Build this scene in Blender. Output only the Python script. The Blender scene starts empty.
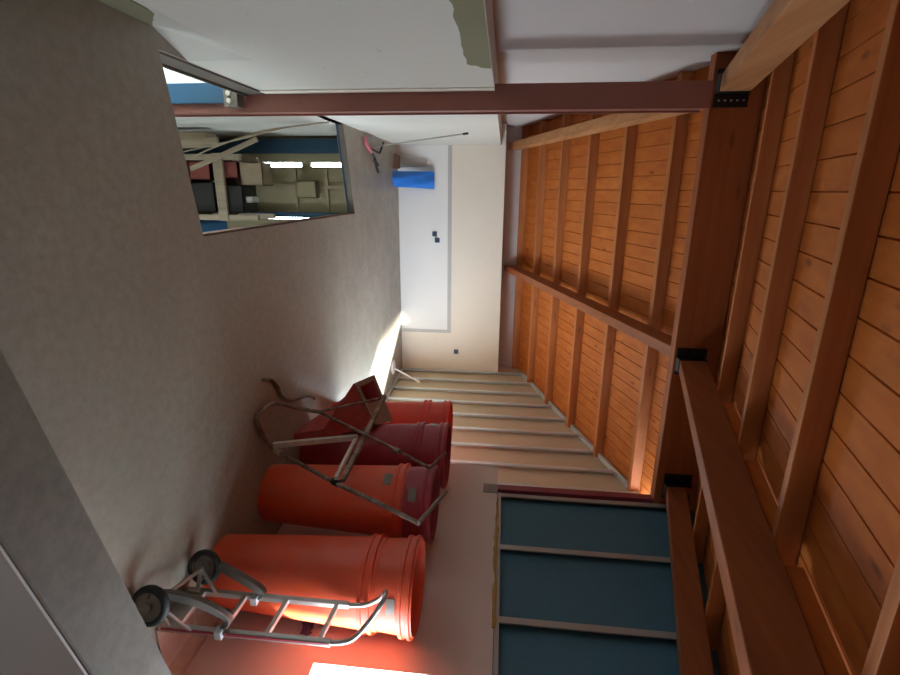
import bpy, bmesh, math, random
from mathutils import Vector, Matrix
random.seed(4)
S = bpy.context.scene
COL = S.collection

# ------------------------------------------------------------------ mesh helpers
def box(bm, x0, x1, y0, y1, z0, z1):
    v = [bm.verts.new(p) for p in ((x0,y0,z0),(x1,y0,z0),(x1,y1,z0),(x0,y1,z0),(x0,y0,z1),(x1,y0,z1),(x1,y1,z1),(x0,y1,z1))]
    for f in ((3,2,1,0),(4,5,6,7),(0,1,5,4),(1,2,6,5),(2,3,7,6),(3,0,4,7)): bm.faces.new([v[i] for i in f])

def hexa(bm, pts):
    """eight corners: bottom ring then top ring, both in the same turn"""
    v = [bm.verts.new(p) for p in pts]
    for f in ((3,2,1,0),(4,5,6,7),(0,1,5,4),(1,2,6,5),(2,3,7,6),(3,0,4,7)): bm.faces.new([v[i] for i in f])

def prism(bm, poly, axis, a, b):
    """polygon in the other two axes extruded along axis from a to b"""
    def P(u, w, t):
        return {'x': (t,u,w), 'y': (u,t,w), 'z': (u,w,t)}[axis]
    A = [bm.verts.new(P(u,w,a)) for u,w in poly]; B = [bm.verts.new(P(u,w,b)) for u,w in poly]
    n = len(poly)
    bm.faces.new(A); bm.faces.new(B[::-1])
    for i in range(n): bm.faces.new((A[i], B[i], B[(i+1)%n], A[(i+1)%n]))

def tube(bm, pts, r, n=10, closed=False, cap=True):
    pts = [Vector(p) for p in pts]; rings = []
    m = len(pts); up = None
    for i, p in enumerate(pts):
        if closed: t = pts[(i+1)%m] - pts[i-1]
        else: t = pts[min(i+1,m-1)] - pts[max(i-1,0)]
        t.normalize()
        if up is None:
            up = t.orthogonal().normalized()
        up = (up - t*up.dot(t)).normalized()
        s = t.cross(up)
        rr = r[i] if isinstance(r, (list,tuple)) else r
        rings.append([bm.verts.new(p + up*rr*math.cos(a) + s*rr*math.sin(a)) for a in [2*math.pi*k/n for k in range(n)]])
    for i in range(m if closed else m-1):
        A, B = rings[i], rings[(i+1)%m]
        for k in range(n): bm.faces.new((A[k], A[(k+1)%n], B[(k+1)%n], B[k]))
    if cap and not closed:
        bm.faces.new(rings[0][::-1]); bm.faces.new(rings[-1])

def bar(bm, a, b, w, h, ref=(0,0,1)):
    """rectangular bar from a to b"""
    a, b = Vector(a), Vector(b); t = (b-a).normalized(); ref = Vector(ref)
    s = t.cross(ref).normalized()*w/2; u = s.cross(t).normalized()*h/2
    hexa(bm, [a-s-u, a+s-u, a+s+u, a-s+u, b-s-u, b+s-u, b+s+u, b-s+u])

def lathe(bm, prof, c, n=48, axis=None):
    """prof: (r, h) points turned about axis (default z) through c"""
    c = Vector(c); ax = Vector(axis or (0,0,1)).normalized(); u = ax.orthogonal().normalized(); w = ax.cross(u)
    rings = []
    for r, h in prof:
        if r < 1e-6: rings.append([bm.verts.new(c+ax*h)]); continue
        rings.append([bm.verts.new(c + ax*h + u*r*math.cos(2*math.pi*k/n) + w*r*math.sin(2*math.pi*k/n)) for k in range(n)])
    for A, B in zip(rings, rings[1:]):
        for k in range(n):
            if len(A) == 1 and len(B) == 1: continue
            if len(A) == 1: bm.faces.new((A[0], B[(k+1)%n], B[k]))
            elif len(B) == 1: bm.faces.new((A[k], A[(k+1)%n], B[0]))
            else: bm.faces.new((A[k], A[(k+1)%n], B[(k+1)%n], B[k]))

def smooth_path(pts, n=6):
    pts = [Vector(p) for p in pts]; out = []
    for i in range(len(pts)-1):
        p0, p1, p2, p3 = pts[max(i-1,0)], pts[i], pts[i+1], pts[min(i+2,len(pts)-1)]
        for k in range(n):
            t = k/n
            out.append(0.5*((2*p1) + (p2-p0)*t + (2*p0-5*p1+4*p2-p3)*t*t + (3*p1-p0-3*p2+p3)*t**3))
    out.append(pts[-1]); return out

def world_loc(o):
    v = Vector(o.location)
    while o.parent: o = o.parent; v += o.location
    return v

def obj(name, bm, mat, parent=None, bevel=0, smooth=False, loc=None):
    """link a bmesh built in world coordinates as ONE object, origin at its base (or on its parent)"""
    bmesh.ops.recalc_face_normals(bm, faces=bm.faces)
    if parent is None:
        if loc is None:
            xs = [v.co for v in bm.verts]
            loc = Vector(((min(c.x for c in xs)+max(c.x for c in xs))/2, (min(c.y for c in xs)+max(c.y for c in xs))/2, min(c.z for c in xs)))
        off = Vector(loc)
    else: off = world_loc(parent)
    bmesh.ops.translate(bm, verts=bm.verts, vec=-off)
    me = bpy.data.meshes.new(name); bm.to_mesh(me); bm.free()
    o = bpy.data.objects.new(name, me); COL.objects.link(o)
    if parent is None: o.location = off
    else: o.parent = parent
    if mat: me.materials.append(mat)
    if smooth:
        for p in me.polygons: p.use_smooth = True
        me.set_sharp_from_angle(angle=math.radians(35))
    if bevel:
        m = o.modifiers.new('edge', 'BEVEL'); m.width = bevel; m.segments = 2; m.limit_method = 'ANGLE'
    return o

def tag(o, label=None, cat=None, group=None, kind=None):
    if label: o['label'] = label
    if cat: o['category'] = cat
    if group: o['group'] = group
    if kind: o['kind'] = kind
    return o

def thing(name, label, cat, loc, group=None):
    o = bpy.data.objects.new(name, None); o.empty_display_size = .1
    COL.objects.link(o); o.location = loc
    return tag(o, label, cat, group)

def struct(name, bm, mat, label=None, cat=None, parent=None, **k):
    o = obj(name, bm, mat, parent, **k)
    o['kind'] = 'structure'
    if label: o['label'] = label; o['category'] = cat
    return o

def BM(): return bmesh.new()

# ------------------------------------------------------------------ materials
def nt(name):
    m = bpy.data.materials.new(name); m.use_nodes = True
    t = m.node_tree; b = t.nodes['Principled BSDF']
    return m, t, b
def node(t, typ, **kw):
    n = t.nodes.new(typ)
    for k, v in kw.items():
        if k in n.inputs.keys() if hasattr(n.inputs, 'keys') else False: n.inputs[k].default_value = v
        else: setattr(n, k, v)
    return n
def rgb(c): return (c[0], c[1], c[2], 1)
def lnk(t, a, b): t.links.new(a, b)
def mixc(t, fac, a, b, blend='MIX'):
    n = t.nodes.new('ShaderNodeMix'); n.data_type = 'RGBA'; n.blend_type = blend
    for sock, val in ((n.inputs[0], fac), (n.inputs[6], a), (n.inputs[7], b)):
        if hasattr(val, 'node'): lnk(t, val, sock)
        elif isinstance(val, (int, float)): sock.default_value = val
        else: sock.default_value = rgb(val)
    return n.outputs[2]
def mth(t, op, a, b=None, c=None, clamp=False):
    n = t.nodes.new('ShaderNodeMath'); n.operation = op; n.use_clamp = clamp
    for s, v in zip(n.inputs, (a, b, c)):
        if v is None: continue
        if hasattr(v, 'node'): lnk(t, v, s)
        else: s.default_value = v
    return n.outputs[0]
def ramp(t, fac, stops):
    n = t.nodes.new('ShaderNodeValToRGB')
    while len(n.color_ramp.elements) < len(stops): n.color_ramp.elements.new(.5)
    for e, (p, c) in zip(n.color_ramp.elements, stops):
        e.position = p; e.color = rgb(c) if not isinstance(c, (int, float)) else (c, c, c, 1)
    lnk(t, fac, n.inputs[0]); return n.outputs[0]
def coords(t, kind='world', scale=(1,1,1)):
    mp = t.nodes.new('ShaderNodeMapping'); mp.inputs['Scale'].default_value = scale
    if kind == 'world': lnk(t, t.nodes.new('ShaderNodeNewGeometry').outputs['Position'], mp.inputs[0])
    else: lnk(t, t.nodes.new('ShaderNodeTexCoord').outputs['Object'], mp.inputs[0])
    return mp.outputs[0]
def noise(t, vec, scale, detail=4, rough=.55, out=0):
    n = t.nodes.new('ShaderNodeTexNoise'); n.inputs['Scale'].default_value = scale
    n.inputs['Detail'].default_value = detail; n.inputs['Roughness'].default_value = rough
    lnk(t, vec, n.inputs['Vector']); return n.outputs[out]
def bump(t, b, h, strength=.2, dist=.01):
    n = t.nodes.new('ShaderNodeBump'); n.inputs['Strength'].default_value = strength; n.inputs['Distance'].default_value = dist
    lnk(t, h, n.inputs['Height']); lnk(t, n.outputs[0], b.inputs['Normal'])

def simple(name, c, rough=.6, metal=0, var=.12, scale=8, bmp=.05, spec=.5):
    m, t, b = nt(name); v = coords(t, 'obj')
    n = noise(t, v, scale)
    col = mixc(t, n, tuple(x*(1-var) for x in c), tuple(min(1, x*(1+var)) for x in c))
    lnk(t, col, b.inputs['Base Color']); b.inputs['Roughness'].default_value = rough
    b.inputs['Metallic'].default_value = metal; b.inputs['Specular IOR Level'].default_value = spec
    if bmp: bump(t, b, noise(t, v, scale*8), bmp, .004)
    return m

def plaster(name, c, spots=.0, var=.06, rough=.85, bmp=.15):
    m, t, b = nt(name); v = coords(t)
    n = noise(t, v, 1.4, 5); n2 = noise(t, v, 16, 6, .65); n3 = noise(t, coords(t, 'world', (1,1,3)), 9, 3)
    col = mixc(t, n, tuple(x*(1-var) for x in c), tuple(x*(1+var) for x in c))
    col = mixc(t, ramp(t, n3, [(.70, 0.), (.76, 1.)]), col, tuple(x*.7 for x in c)) if spots else col
    col = mixc(t, mth(t, 'MULTIPLY', n2, .18), col, tuple(x*.8 for x in c))
    lnk(t, col, b.inputs['Base Color']); b.inputs['Roughness'].default_value = rough; b.inputs['Specular IOR Level'].default_value = .25
    bump(t, b, n2, bmp, .006); return m

def concrete(name, c, rough=.5):
    m, t, b = nt(name); v = coords(t)
    a = noise(t, v, .9, 5, .6); f = noise(t, v, 22, 8, .7); s = noise(t, v, 4.5, 6, .6)
    col = mixc(t, ramp(t, a, [(.3, 0.), (.7, 1.)]), tuple(x*.86 for x in c), tuple(x*1.12 for x in c))
    col = mixc(t, ramp(t, f, [(.35, .55), (.60, 0.)]), col, tuple(x*.66 for x in c))
    col = mixc(t, ramp(t, s, [(.62, 0.), (.75, .45)]), col, tuple(x*1.25 for x in c))
    lnk(t, col, b.inputs['Base Color'])
    lnk(t, ramp(t, s, [(.3, rough-.08), (.7, rough+.15)]), b.inputs['Roughness'])
    b.inputs['Specular IOR Level'].default_value = .4
    bump(t, b, f, .12, .004); return m

def wood(name, axis, c, dark, rough=.5, boards=0., kn=.5):
    """pine with grain along axis; boards>0 gives every board of that width (laid out along x) its own tone"""
    m, t, b = nt(name); 
    sc = {'x': (.6, 9, 9), 'y': (9, .6, 9), 'z': (9, 9, .6)}[axis]
    off = None
    v0 = coords(t, 'world' if boards else 'obj')
    v = coords(t, 'world' if boards else 'obj', sc)
    if boards:
        sx = t.nodes.new('ShaderNodeSeparateXYZ'); lnk(t, v0, sx.inputs[0])
        idx = mth(t, 'FLOOR', mth(t, 'DIVIDE', mth(t, 'ADD', sx.outputs[0], 10.), boards))
        wn = t.nodes.new('ShaderNodeTexWhiteNoise'); wn.noise_dimensions = '1D'; lnk(t, idx, wn.inputs['W'])
        cb = t.nodes.new('ShaderNodeCombineXYZ'); lnk(t, mth(t, 'MULTIPLY', wn.outputs[0], 13.), cb.inputs[1])
        add = t.nodes.new('ShaderNodeVectorMath'); add.operation = 'ADD'; lnk(t, v, add.inputs[0]); lnk(t, cb.outputs[0], add.inputs[1]); v = add.outputs[0]
    g = noise(t, v, 1.6, 8, .62)
    col = mixc(t, ramp(t, g, [(.32, 0.), (.68, 1.)]), dark, c)
    if boards: col = mixc(t, mth(t, 'MULTIPLY', wn.outputs[0], .5), col, tuple(x*y for x, y in zip(c, (.8, .68, .55))))
    ksc = {'x': (2.2, 9, 9), 'y': (9, 2.2, 9), 'z': (9, 9, 2.2)}[axis]
    vk = coords(t, 'world' if boards else 'obj', ksc)
    vo = t.nodes.new('ShaderNodeTexVoronoi'); vo.inputs['Scale'].default_value = .8; lnk(t, vk, vo.inputs['Vector'])
    kf = ramp(t, vo.outputs['Distance'], [(.05, kn), (.14, 0.)])
    col = mixc(t, kf, col, tuple(x*.35 for x in dark))
    lnk(t, col, b.inputs['Base Color']); b.inputs['Roughness'].default_value = rough; b.inputs['Specular IOR Level'].default_value = .22
    bump(t, b, g, .08, .004); return m

def plastic(name, c, dusty=.25):
    m, t, b = nt(name); v = coords(t, 'obj')
    n = noise(t, v, 5, 6, .65); sc = noise(t, coords(t, 'obj', (1,1,.15)), 40, 3)
    col = mixc(t, mth(t, 'MULTIPLY', ramp(t, n, [(.4, 0.), (.8, 1.)]), dusty), c, (.42, .34, .30))
    col = mixc(t, ramp(t, sc, [(.66, 0.), (.74, .25)]), col, tuple(min(1, x*1.3+.04) for x in c))
    lnk(t, col, b.inputs['Base Color']); b.inputs['Roughness'].default_value = .48
    b.inputs['Subsurface Weight'].default_value = 0
    bump(t, b, n, .04, .004); return m

def rusty(name):
    m, t, b = nt(name); v = coords(t, 'obj')
    n = noise(t, v, 14, 6, .7); n2 = noise(t, v, 5, 4)
    col = ramp(t, n, [(.3, (.10, .05, .035)), (.5, (.22, .15, .11)), (.7, (.42, .38, .32))])
    lnk(t, col, b.inputs['Base Color']); b.inputs['Roughness'].default_value = .7; b.inputs['Metallic'].default_value = .25
    bump(t, b, n, .25, .003); return m

M = {}
M['floor'] = concrete('floor_concrete', (.315, .292, .236), .36)
M['parapet'] = concrete('parapet_concrete', (.215, .196, .160), .75)
M['white'] = plaster('white_plaster', (.57, .55, .485), spots=1)
M['white_up'] = plaster('white_plaster_upper', (.56, .525, .505))
M['cream'] = plaster('cream_plaster', (.82, .76, .645), spots=1)
M['pink'] = plaster('bounce_pink_render', (.66, .56, .50), bmp=.25)  # cream wall; pink of orange bounced light is put into this colour
M['panel'] = plaster('off_white_panel', (.83, .83, .80))
M['grey_trim'] = plaster('grey_trim', (.50, .50, .47))
M['olive'] = plaster('olive_mortar', (.21, .20, .12), var=.2, bmp=.4)
M['board'] = plaster('gypsum_board_back', (.60, .50, .35), var=.08)
M['planks'] = wood('pine_boards', 'y', (.56, .172, .031), (.38, .095, .017), .62, boards=.125, kn=.75)
M['purlin'] = wood('purlin_pine', 'x', (.50, .185, .062), (.35, .112, .034), .5, kn=.5)
M['rafter'] = wood('rafter_pine', 'y', (.32, .100, .036), (.22, .064, .022), .5, kn=.5)
M['rafter_tan'] = wood('tan_rafter_pine', 'y', (.52, .26, .115), (.36, .15, .055), .55, kn=.3)
M['ridge'] = wood('ridge_pine', 'x', (.37, .108, .035), (.25, .068, .022), .5, kn=.5)
M['oldwood'] = wood('grey_old_wood', 'z', (.45, .37, .26), (.30, .24, .17), .8, kn=.3)
M['steel_red'] = simple('red_oxide_paint', (.25, .088, .062), .5, 0, .15, 6)
M['steel_maroon'] = simple('maroon_paint', (.20, .03, .05), .45, 0, .1, 6)
M['steel_dark'] = simple('dark_brown_steel', (.13, .112, .09), .5, .3, .2, 6)
M['black'] = simple('black_steel', (.012, .012, .014), .5, .3, .1, 8)
M['rivet'] = simple('bright_rivet', (.6, .6, .6), .35, .9, .05, 8)
M['galv'] = simple('galvanised_steel', (.66, .76, .80), .30, .55, .12, 10)
M['galv_dull'] = simple('dusty_galvanised_steel', (.36, .34, .31), .55, .4, .12, 10)
M['alu'] = simple('aluminium', (.50, .48, .45), .38, .8, .1, 10)
M['alu_red'] = simple('red_stripe', (.28, .02, .03), .45, 0, .1, 10)
M['rubber'] = simple('black_rubber', (.02, .02, .02), .7, 0, .2, 20)
M['skid'] = simple('dark_grey_skid', (.13, .12, .105), .45, .2, .2, 12)
M['orange'] = plastic('orange_plastic', (.76, .088, .024), .2)
M['red'] = plastic('dull_red_plastic', (.34, .016, .036), .2)
M['redorange'] = plastic('scarlet_plastic', (.78, .055, .022), .1)
M['hopper'] = plastic('hopper_red', (.40, .035, .03), .3)
M['plate'] = simple('grey_steel_plate', (.22, .19, .17), .55, .5, .25, 20)
M['rusty'] = rusty('rusty_steel')
M['rusty_light'] = simple('flaking_pale_paint', (.58, .51, .43), .7, .1, .35, 25, .2)
M['blue_board'] = simple('blue_board', (.05, .145, .205), .75, 0, .08, 14, .1)
M['blue_bag'] = simple('blue_sheet', (.02, .20, .72), .38, 0, .2, 9, .3)
M['blue_paint'] = simple('blue_paint', (.006, .045, .085), .5, 0, .15, 6)
M['brightblue'] = simple('bright_blue', (.03, .20, .5), .5, 0, .1, 6)
M['cardboard'] = simple('cardboard', (.33, .25, .16), .85, 0, .12, 8)
M['olive_board'] = simple('olive_sheet', (.30, .25, .14), .7, 0, .1, 5)
M['darkbox'] = simple('dark_box', (.03, .028, .026), .45, 0, .2, 5)
M['brownbox'] = simple('brown_shelf', (.12, .06, .04), .7, 0, .2, 5)
M['redbox'] = simple('red_crate', (.25, .06, .045), .6, 0, .15, 6)
M['foam'] = simple('mustard_foam', (.40, .26, .07), .9, 0, .25, 40, .5)
M['socket'] = simple('dark_blue_socket', (.03, .06, .12), .5, 0, .1, 20)
M['whiteplastic'] = simple('white_plastic', (.85, .83, .82), .4, 0, .04, 10)
M['pinkgrip'] = simple('pink_grip', (.55, .14, .18), .5, 0, .15, 20)
M['rag'] = simple('dark_rag', (.06, .04, .09), .9, 0, .5, 60, .4)
M['frame_white'] = simple('white_window_frame', (.8, .79, .76), .4, 0, .04, 10)

# ------------------------------------------------------------------ layout numbers (metres, camera above the origin)
XL, XR, XS, YB = -.60, 2.46, 2.89, 7.65       # left wall, right wall, plasterboard wall, back wall
YN = -1.7                                      # wall behind the camera
ZL = 1.505                                     # ledge of the left wall
ZT = 1.575                                     # top of the masonry walls
YR, ZR = 3.75, 2.95                            # ridge line, underside of rafters there
SN, SF = math.tan(math.radians(14.08)), math.tan(math.radians(17.49))
def zroof(y, d=0.): return ZR + d - (SN*(YR-y) if y < YR else SF*(y-YR))
DP = .285                                      # boards above underside of rafters

# ------------------------------------------------------------------ floor with stair opening
bm = BM(); t0, t1 = -.08, 0.
hole = [(-.60, 2.40), (.255, 2.555), (.262, 5.36), (-.60, 5.10)]
outer = [(-1.0, YN-.2), (3.2, YN-.2), (3.2, 8.1), (-1.0, 8.1)]
for a in range(4):
    b_ = (a+1) % 4
    q = [outer[a], outer[b_], hole[b_], hole[a]]
    hexa(bm, [(x,y,t0) for x,y in q] + [(x,y,t1) for x,y in q])
bmesh.ops.remove_doubles(bm, verts=bm.verts, dist=1e-4)
struct('floor', bm, M['floor'], 'grey dusty concrete floor with a rectangular stair opening', 'floor', loc=(0,0,0))
# painted steel edge of the opening
bm = BM()
bar(bm, (-.595, 5.095, -.035), (.25, 5.345, -.035), .012, .07)
struct('trim_1', bm, M['steel_dark'], 'dark steel edge along the far side of the stair opening', 'trim')
bm = BM(); bar(bm, (-.595, 5.088, -.062), (.25, 5.338, -.062), .012, .016)
struct('trim_2', bm, M['blue_paint'], 'thin blue strip under the far edge of the stair opening', 'trim')

bm = BM(); bar(bm, (.249, 2.56, -.042), (.255, 5.34, -.042), .012, .07)
struct('trim_6', bm, M['brownbox'], 'brown edge along the right side of the stair opening', 'trim')

# low wall in front of the camera
bm = BM()
d = Vector((1.008, .221, 0)).normalized(); nrm = Vector((-d.y, d.x, 0))
a = Vector((-.60, .733, 0)); b = Vector((2.46, 1.41, 0)); w = Vector((.03, -.20, 0))
hexa(bm, [a+w, b+w, b, a] + [p+Vector((0,0,.5)) for p in (a+w, b+w, b, a)])
wn_ = struct('wall_near', bm, M['parapet'], 'low brownish concrete parapet crossing the nearest corner', 'parapet', bevel=.008)
bm = BM(); e = Vector((.001, -.006, 0))  # thin pale slab paints daylight onto the parapet's near side
hexa(bm, [a+w+e, b+w+e, b+w, a+w] + [p+Vector((0,0,.494)) for p in (a+w+e, b+w+e, b+w, a+w)])
pf = struct('painted_daylight_face', bm, M['panel'], None, None, wn_); pf['label'] = 'pale sheet painting daylight onto the near side of the parapet'

# ------------------------------------------------------------------ left wall
bm = BM()
prism(bm, [(-1.0,0),(-.695,0),(XL,.34),(XL,ZL),(-1.0,ZL)], 'y', YN, 2.36)
hexa(bm, [(-1.0,2.36,0),(-.695,2.36,0),(XL,2.62,0),(-1.0,2.62,0),(-1.0,2.36,.34),(XL,2.36,.34),(XL,2.62,.34),(-1.0,2.62,.34)])
box(bm, -1.0, XL, 2.36, 2.62, .34, ZL); box(bm, -1.0, XL, 2.62, 3.46, 0, ZL)
box(bm, -1.0, XL, 3.46, 8.0, -2.7, ZL)
wl = struct('wall_left', bm, M['white'], 'white plastered left wall up to a ledge at eye height', 'wall', loc=(-.8,3,0))
bm = BM()
prism(bm, [(YN,ZL),(3.95,ZL),(3.95,zroof(3.95,DP)),(YR,zroof(YR,DP)),(YN,zroof(YN,DP))], 'x', -1.0, -.84)
box(bm, -.98, -.885, 3.95, 8.0, ZL, 1.62)
prism(bm, [(3.95,1.62),(8.0,1.62),(8.0,zroof(8.0,DP)+.02),(3.95,zroof(3.95,DP))], 'x', -1.0, -.885)
struct('wall_left_upper', bm, M['white_up'], 'smooth white wall above the ledge on the left', 'wall', loc=(-.9,3,1.52))
# mortar patch at the wall top, ragged edge
bm = BM()
ys = [.6+.06*k for k in range(26)]; prof = []
for k, y in enumerate(ys):
    if y > 2.05: break
    prof.append((y, 1.375 + .012*math.sin(17*y) + .015*random.random()))
for y in (2.1, 2.18, 2.26, 2.34, 2.42, 2.5, 2.58, 2.66, 2.72, 2.76):
    prof.append((y, 1.388 - .012*(y-2.1)/.6 + .012*random.random()))
prof += [(2.79, 1.40), (2.80, 1.43), (2.845, 1.45), (2.86, 1.475), (2.865, ZL-.004)]
poly = prof + [(.6, ZL-.004)]
prism(bm, poly, 'x', XL-.01, XL+.006)
struct('trim_3', bm, M['olive'], 'ragged olive mortar patch at the top of the left wall', 'patch')
bm = BM(); lo = []; hi = []
for k in range(41):
    y = -1.2 + 3.56*k/40; h = .30*min(1, (2.37-y)/.42)+.012*random.random() if y > 1.9 else .30+.02*random.random()
    h = min(h, .335); lo.append((y, 0.)); hi.append((y, h))
def onface(y, h, o): return (-.695+.095*h/.34+o, y, h)
for k in range(40):
    (y0_, _), (y1_, _) = lo[k], lo[k+1]; h0_, h1_ = hi[k][1], hi[k+1][1]
    hexa(bm, [onface(y0_,0,-.006), onface(y1_,0,-.006), onface(y1_,0,.006), onface(y0_,0,.006), onface(y0_,h0_,-.006), onface(y1_,h1_,-.006), onface(y1_,h1_,.005), onface(y0_,h0_,.005)])
bmesh.ops.remove_doubles(bm, verts=bm.verts, dist=1e-5)
struct('baseboard_left', bm, M['olive'], 'olive mortar fillet along the foot of the left wall', 'skirting')
# channel beam carrying the left wall across the stairs
bm = BM(); box(bm, XL-.03, XL+.012, .9, 3.47, -.125, -.012); box(bm, XL-.05, XL+.026, .9, 3.47, -.140, -.125); box(bm, XL-.05, XL-.004, .9, 3.47, -.012, -.001)
obj_ = obj('steel_beam', bm, M['steel_dark'], bevel=.003)
tag(obj_, 'dark steel channel beam along the left edge of the stair opening', 'beam')
# red-brown column
bm = BM(); x0, x1, y0, y1 = -.635, -.480, 3.475, 3.66
box(bm, x0, x1, y0, y0+.014, -2.6, 2.82); box(bm, x0, x1, y1-.014, y1, -2.6, 2.82); box(bm, -.55, -.535, y0+.014, y1-.014, -2.6, 2.82)
box(bm, x1-.02, x1-.012, y0+.014, y1-.014, -2.6, 2.82)
c = obj('steel_column', bm, M['steel_red'], bevel=.003)
tag(c, 'tall red-brown steel column rising from the stair opening to the ridge', 'column')
bm = BM(); box(bm, XL-.01, XL+.010, 3.375, 3.458, 0, ZL)
struct('trim_4', bm, M['cream'], 'narrow tan strip on the left wall beside the red-brown column', 'trim')

# ------------------------------------------------------------------ back wall
bm = BM(); box(bm, -1.0, XS-.001, YB, YB+.35, -.08, ZT)
struct('wall_back', bm, M['cream'], 'cream rendered back wall with a plain level top', 'wall', loc=(1,YB+.1,0))
bm = BM(); box(bm, XL, 2.17, YB-.006, YB+.01, 0, .745)
struct('wall_back_panel', bm, M['panel'], 'bluish white lower panel of the back wall', 'wall')
bm = BM(); box(bm, XL, 2.22, YB-.012, YB+.01, .745, .80); box(bm, 2.17, 2.22, YB-.012, YB+.01, .0, .745)
struct('trim_5', bm, M['grey_trim'], 'grey L-shaped band framing the lower back wall', 'trim')
bm = BM(); box(bm, -1.0, XS-.001, YB+.34, YB+.45, ZT-.1, zroof(YB+.40, DP))
struct('wall_back_upper', bm, M['white_up'], 'grey-white strip of wall set back under the far eaves', 'wall')
for k, (x, z, lab) in enumerate(((.66, .545, 'dark square socket box low on the back wall, left one of the pair'), (.755, .585, 'dark square socket box on the back wall, right one of the pair'), (2.53, .89, 'lone dark square socket box near the right end of the back wall'))):
    r = thing('socket_box', lab, 'socket', (x, YB-.012, z-.04))
    bm = BM(); h = .035
    for q in ((-h,h,-h,-h+.008), (-h,h,h-.008,h), (-h,-h+.008,-h,h), (h-.008,h,-h,h)): box(bm, x+q[0], x+q[1], YB-.02, YB+.005, z+q[2], z+q[3])
    obj('frame', bm, M['socket'], r)
    bm = BM(); box(bm, x-h+.006, x+h-.006, YB-.010, YB+.005, z-h+.006, z+h-.006); obj('cover', bm, M['socket'], r)

# ------------------------------------------------------------------ right side: masonry wall with window, boarded wall above, studded wall beyond
WY0, WY1, WZ0, WZ1 = 1.22, 1.99, .66, 1.48      # window in right wall
bm = BM(); xa, xb = XR, XR+.22
box(bm, xa, xb, YN, WY0, 0, 1.62); box(bm, xa, xb, WY1, 4.10, 0, 1.62); box(bm, xa, xb, WY0, WY1, 0, WZ0)
box(bm, xa, xb, WY0, WY1, WZ1, 1.62); box(bm, xb, XS+.1, 3.9, 4.10, 0, 1.62)
bmesh.ops.remove_doubles(bm, verts=bm.verts, dist=1e-5)
struct('wall_right', bm, M['pink'], 'cream rendered masonry wall, bounced-light pink painted in, on the right behind the tubes', 'wall', loc=(2.55,2,0))
bm = BM(); xf = XR+.13
for (p, q, r_, s_) in ((WY0,WY1,WZ0,WZ0+.05), (WY0,WY1,WZ1-.05,WZ1), (WY0,WY0+.05,WZ0+.05,WZ1-.05), (WY1-.05,WY1,WZ0+.05,WZ1-.05), ((WY0+WY1)/2-.03,(WY0+WY1)/2+.03,WZ0+.05,WZ1-.05)):
    box(bm, xf, xf+.05, p, q, r_, s_)
struct('window_1', bm, M['frame_white'], 'sunlit window opening low in the right wall beside the front tube', 'window')
# upper wall: blue boards
XU = 2.50
bm = BM(); prism(bm, [(YN,1.62),(3.68,1.62),(3.68,zroof(3.68,DP)),(YN,zroof(YN,DP))], 'x', XU, XU+.03)
struct('wall_right_upper', bm, M['blue_board'], 'dark blue board lining above the right masonry wall', 'wall', loc=(XU,2,1.62))
bm = BM(); prism(bm, [(YN,1.62),(3.68,1.62),(3.68,zroof(3.68,DP)),(YN,zroof(YN,DP))], 'x', XU+.05, XU+.2)
box(bm, XU+.05, XS+.12, 3.69, 3.74, 1.62, 2.88)
struct('wall_right_outer', bm, M['white_up'], 'outer skin behind the dark blue board lining', 'wall', loc=(XU+.1,2,1.62))
def cstud(bm, y, z0, z1, face, depth, w=.045):
    """C-section stud, its flange facing the room at x=face"""
    box(bm, face, face+.004, y-w/2, y+w/2, z0, z1)
    box(bm, face+.004, face+depth, y+w/2-.004, y+w/2, z0, z1)
    box(bm, face+.004, face+.012, y-w/2, y-w/2+.004, z0, z1)
bn = ['grey metal stud on the blue boards, next to the maroon post', 'grey metal stud on the blue boards, second from the maroon post', 'grey metal stud on the blue boards, third from the maroon post', None, None]
for k, y in enumerate((3.655, 3.02, 2.385)):
    bm = BM(); cstud(bm, y, 1.65, zroof(y, .16), XU-.045, .045)
    o = obj('metal_stud', bm, M['galv_dull'])
    tag(o, bn[k] or 'grey metal stud on the blue boards, fourth from the maroon post', 'stud', 'studs on the blue boarded wall')
bm = BM(); box(bm, XU-.047, XU, YN, 3.68, 1.625, 1.652)
tag(obj('floor_track', bm, M['galv_dull']), 'pale metal track under the blue boards on the wall top', 'track')
# foam bead squeezed out on the wall top
bm = BM(); pts = []
for k in range(26):
    y = 3.62 - .052*k; pts.append((XU-.05+.008*random.random(), y, 1.617+.010*random.random()))
tube(bm, pts, [.006+.011*random.random() for _ in pts], 7)
tag(obj('foam_bead', bm, M['foam'], smooth=True), 'lumpy mustard foam bead along the right wall top below the blue boards', 'foam')
# maroon post
r = thing('steel_post', 'maroon steel post between the blue boards and the bare metal studs', 'post', (2.45, 3.73, 1.50))
bm = BM(); box(bm, 2.435, 2.50, 3.70, 3.775, 1.62, 2.90); obj('shaft', bm, M['steel_maroon'], r, bevel=.004)
bm = BM(); box(bm, 2.452, 2.50, 3.68, 3.80, 1.50, 1.62); obj('base_plate', bm, M['plate'], r)
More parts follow.
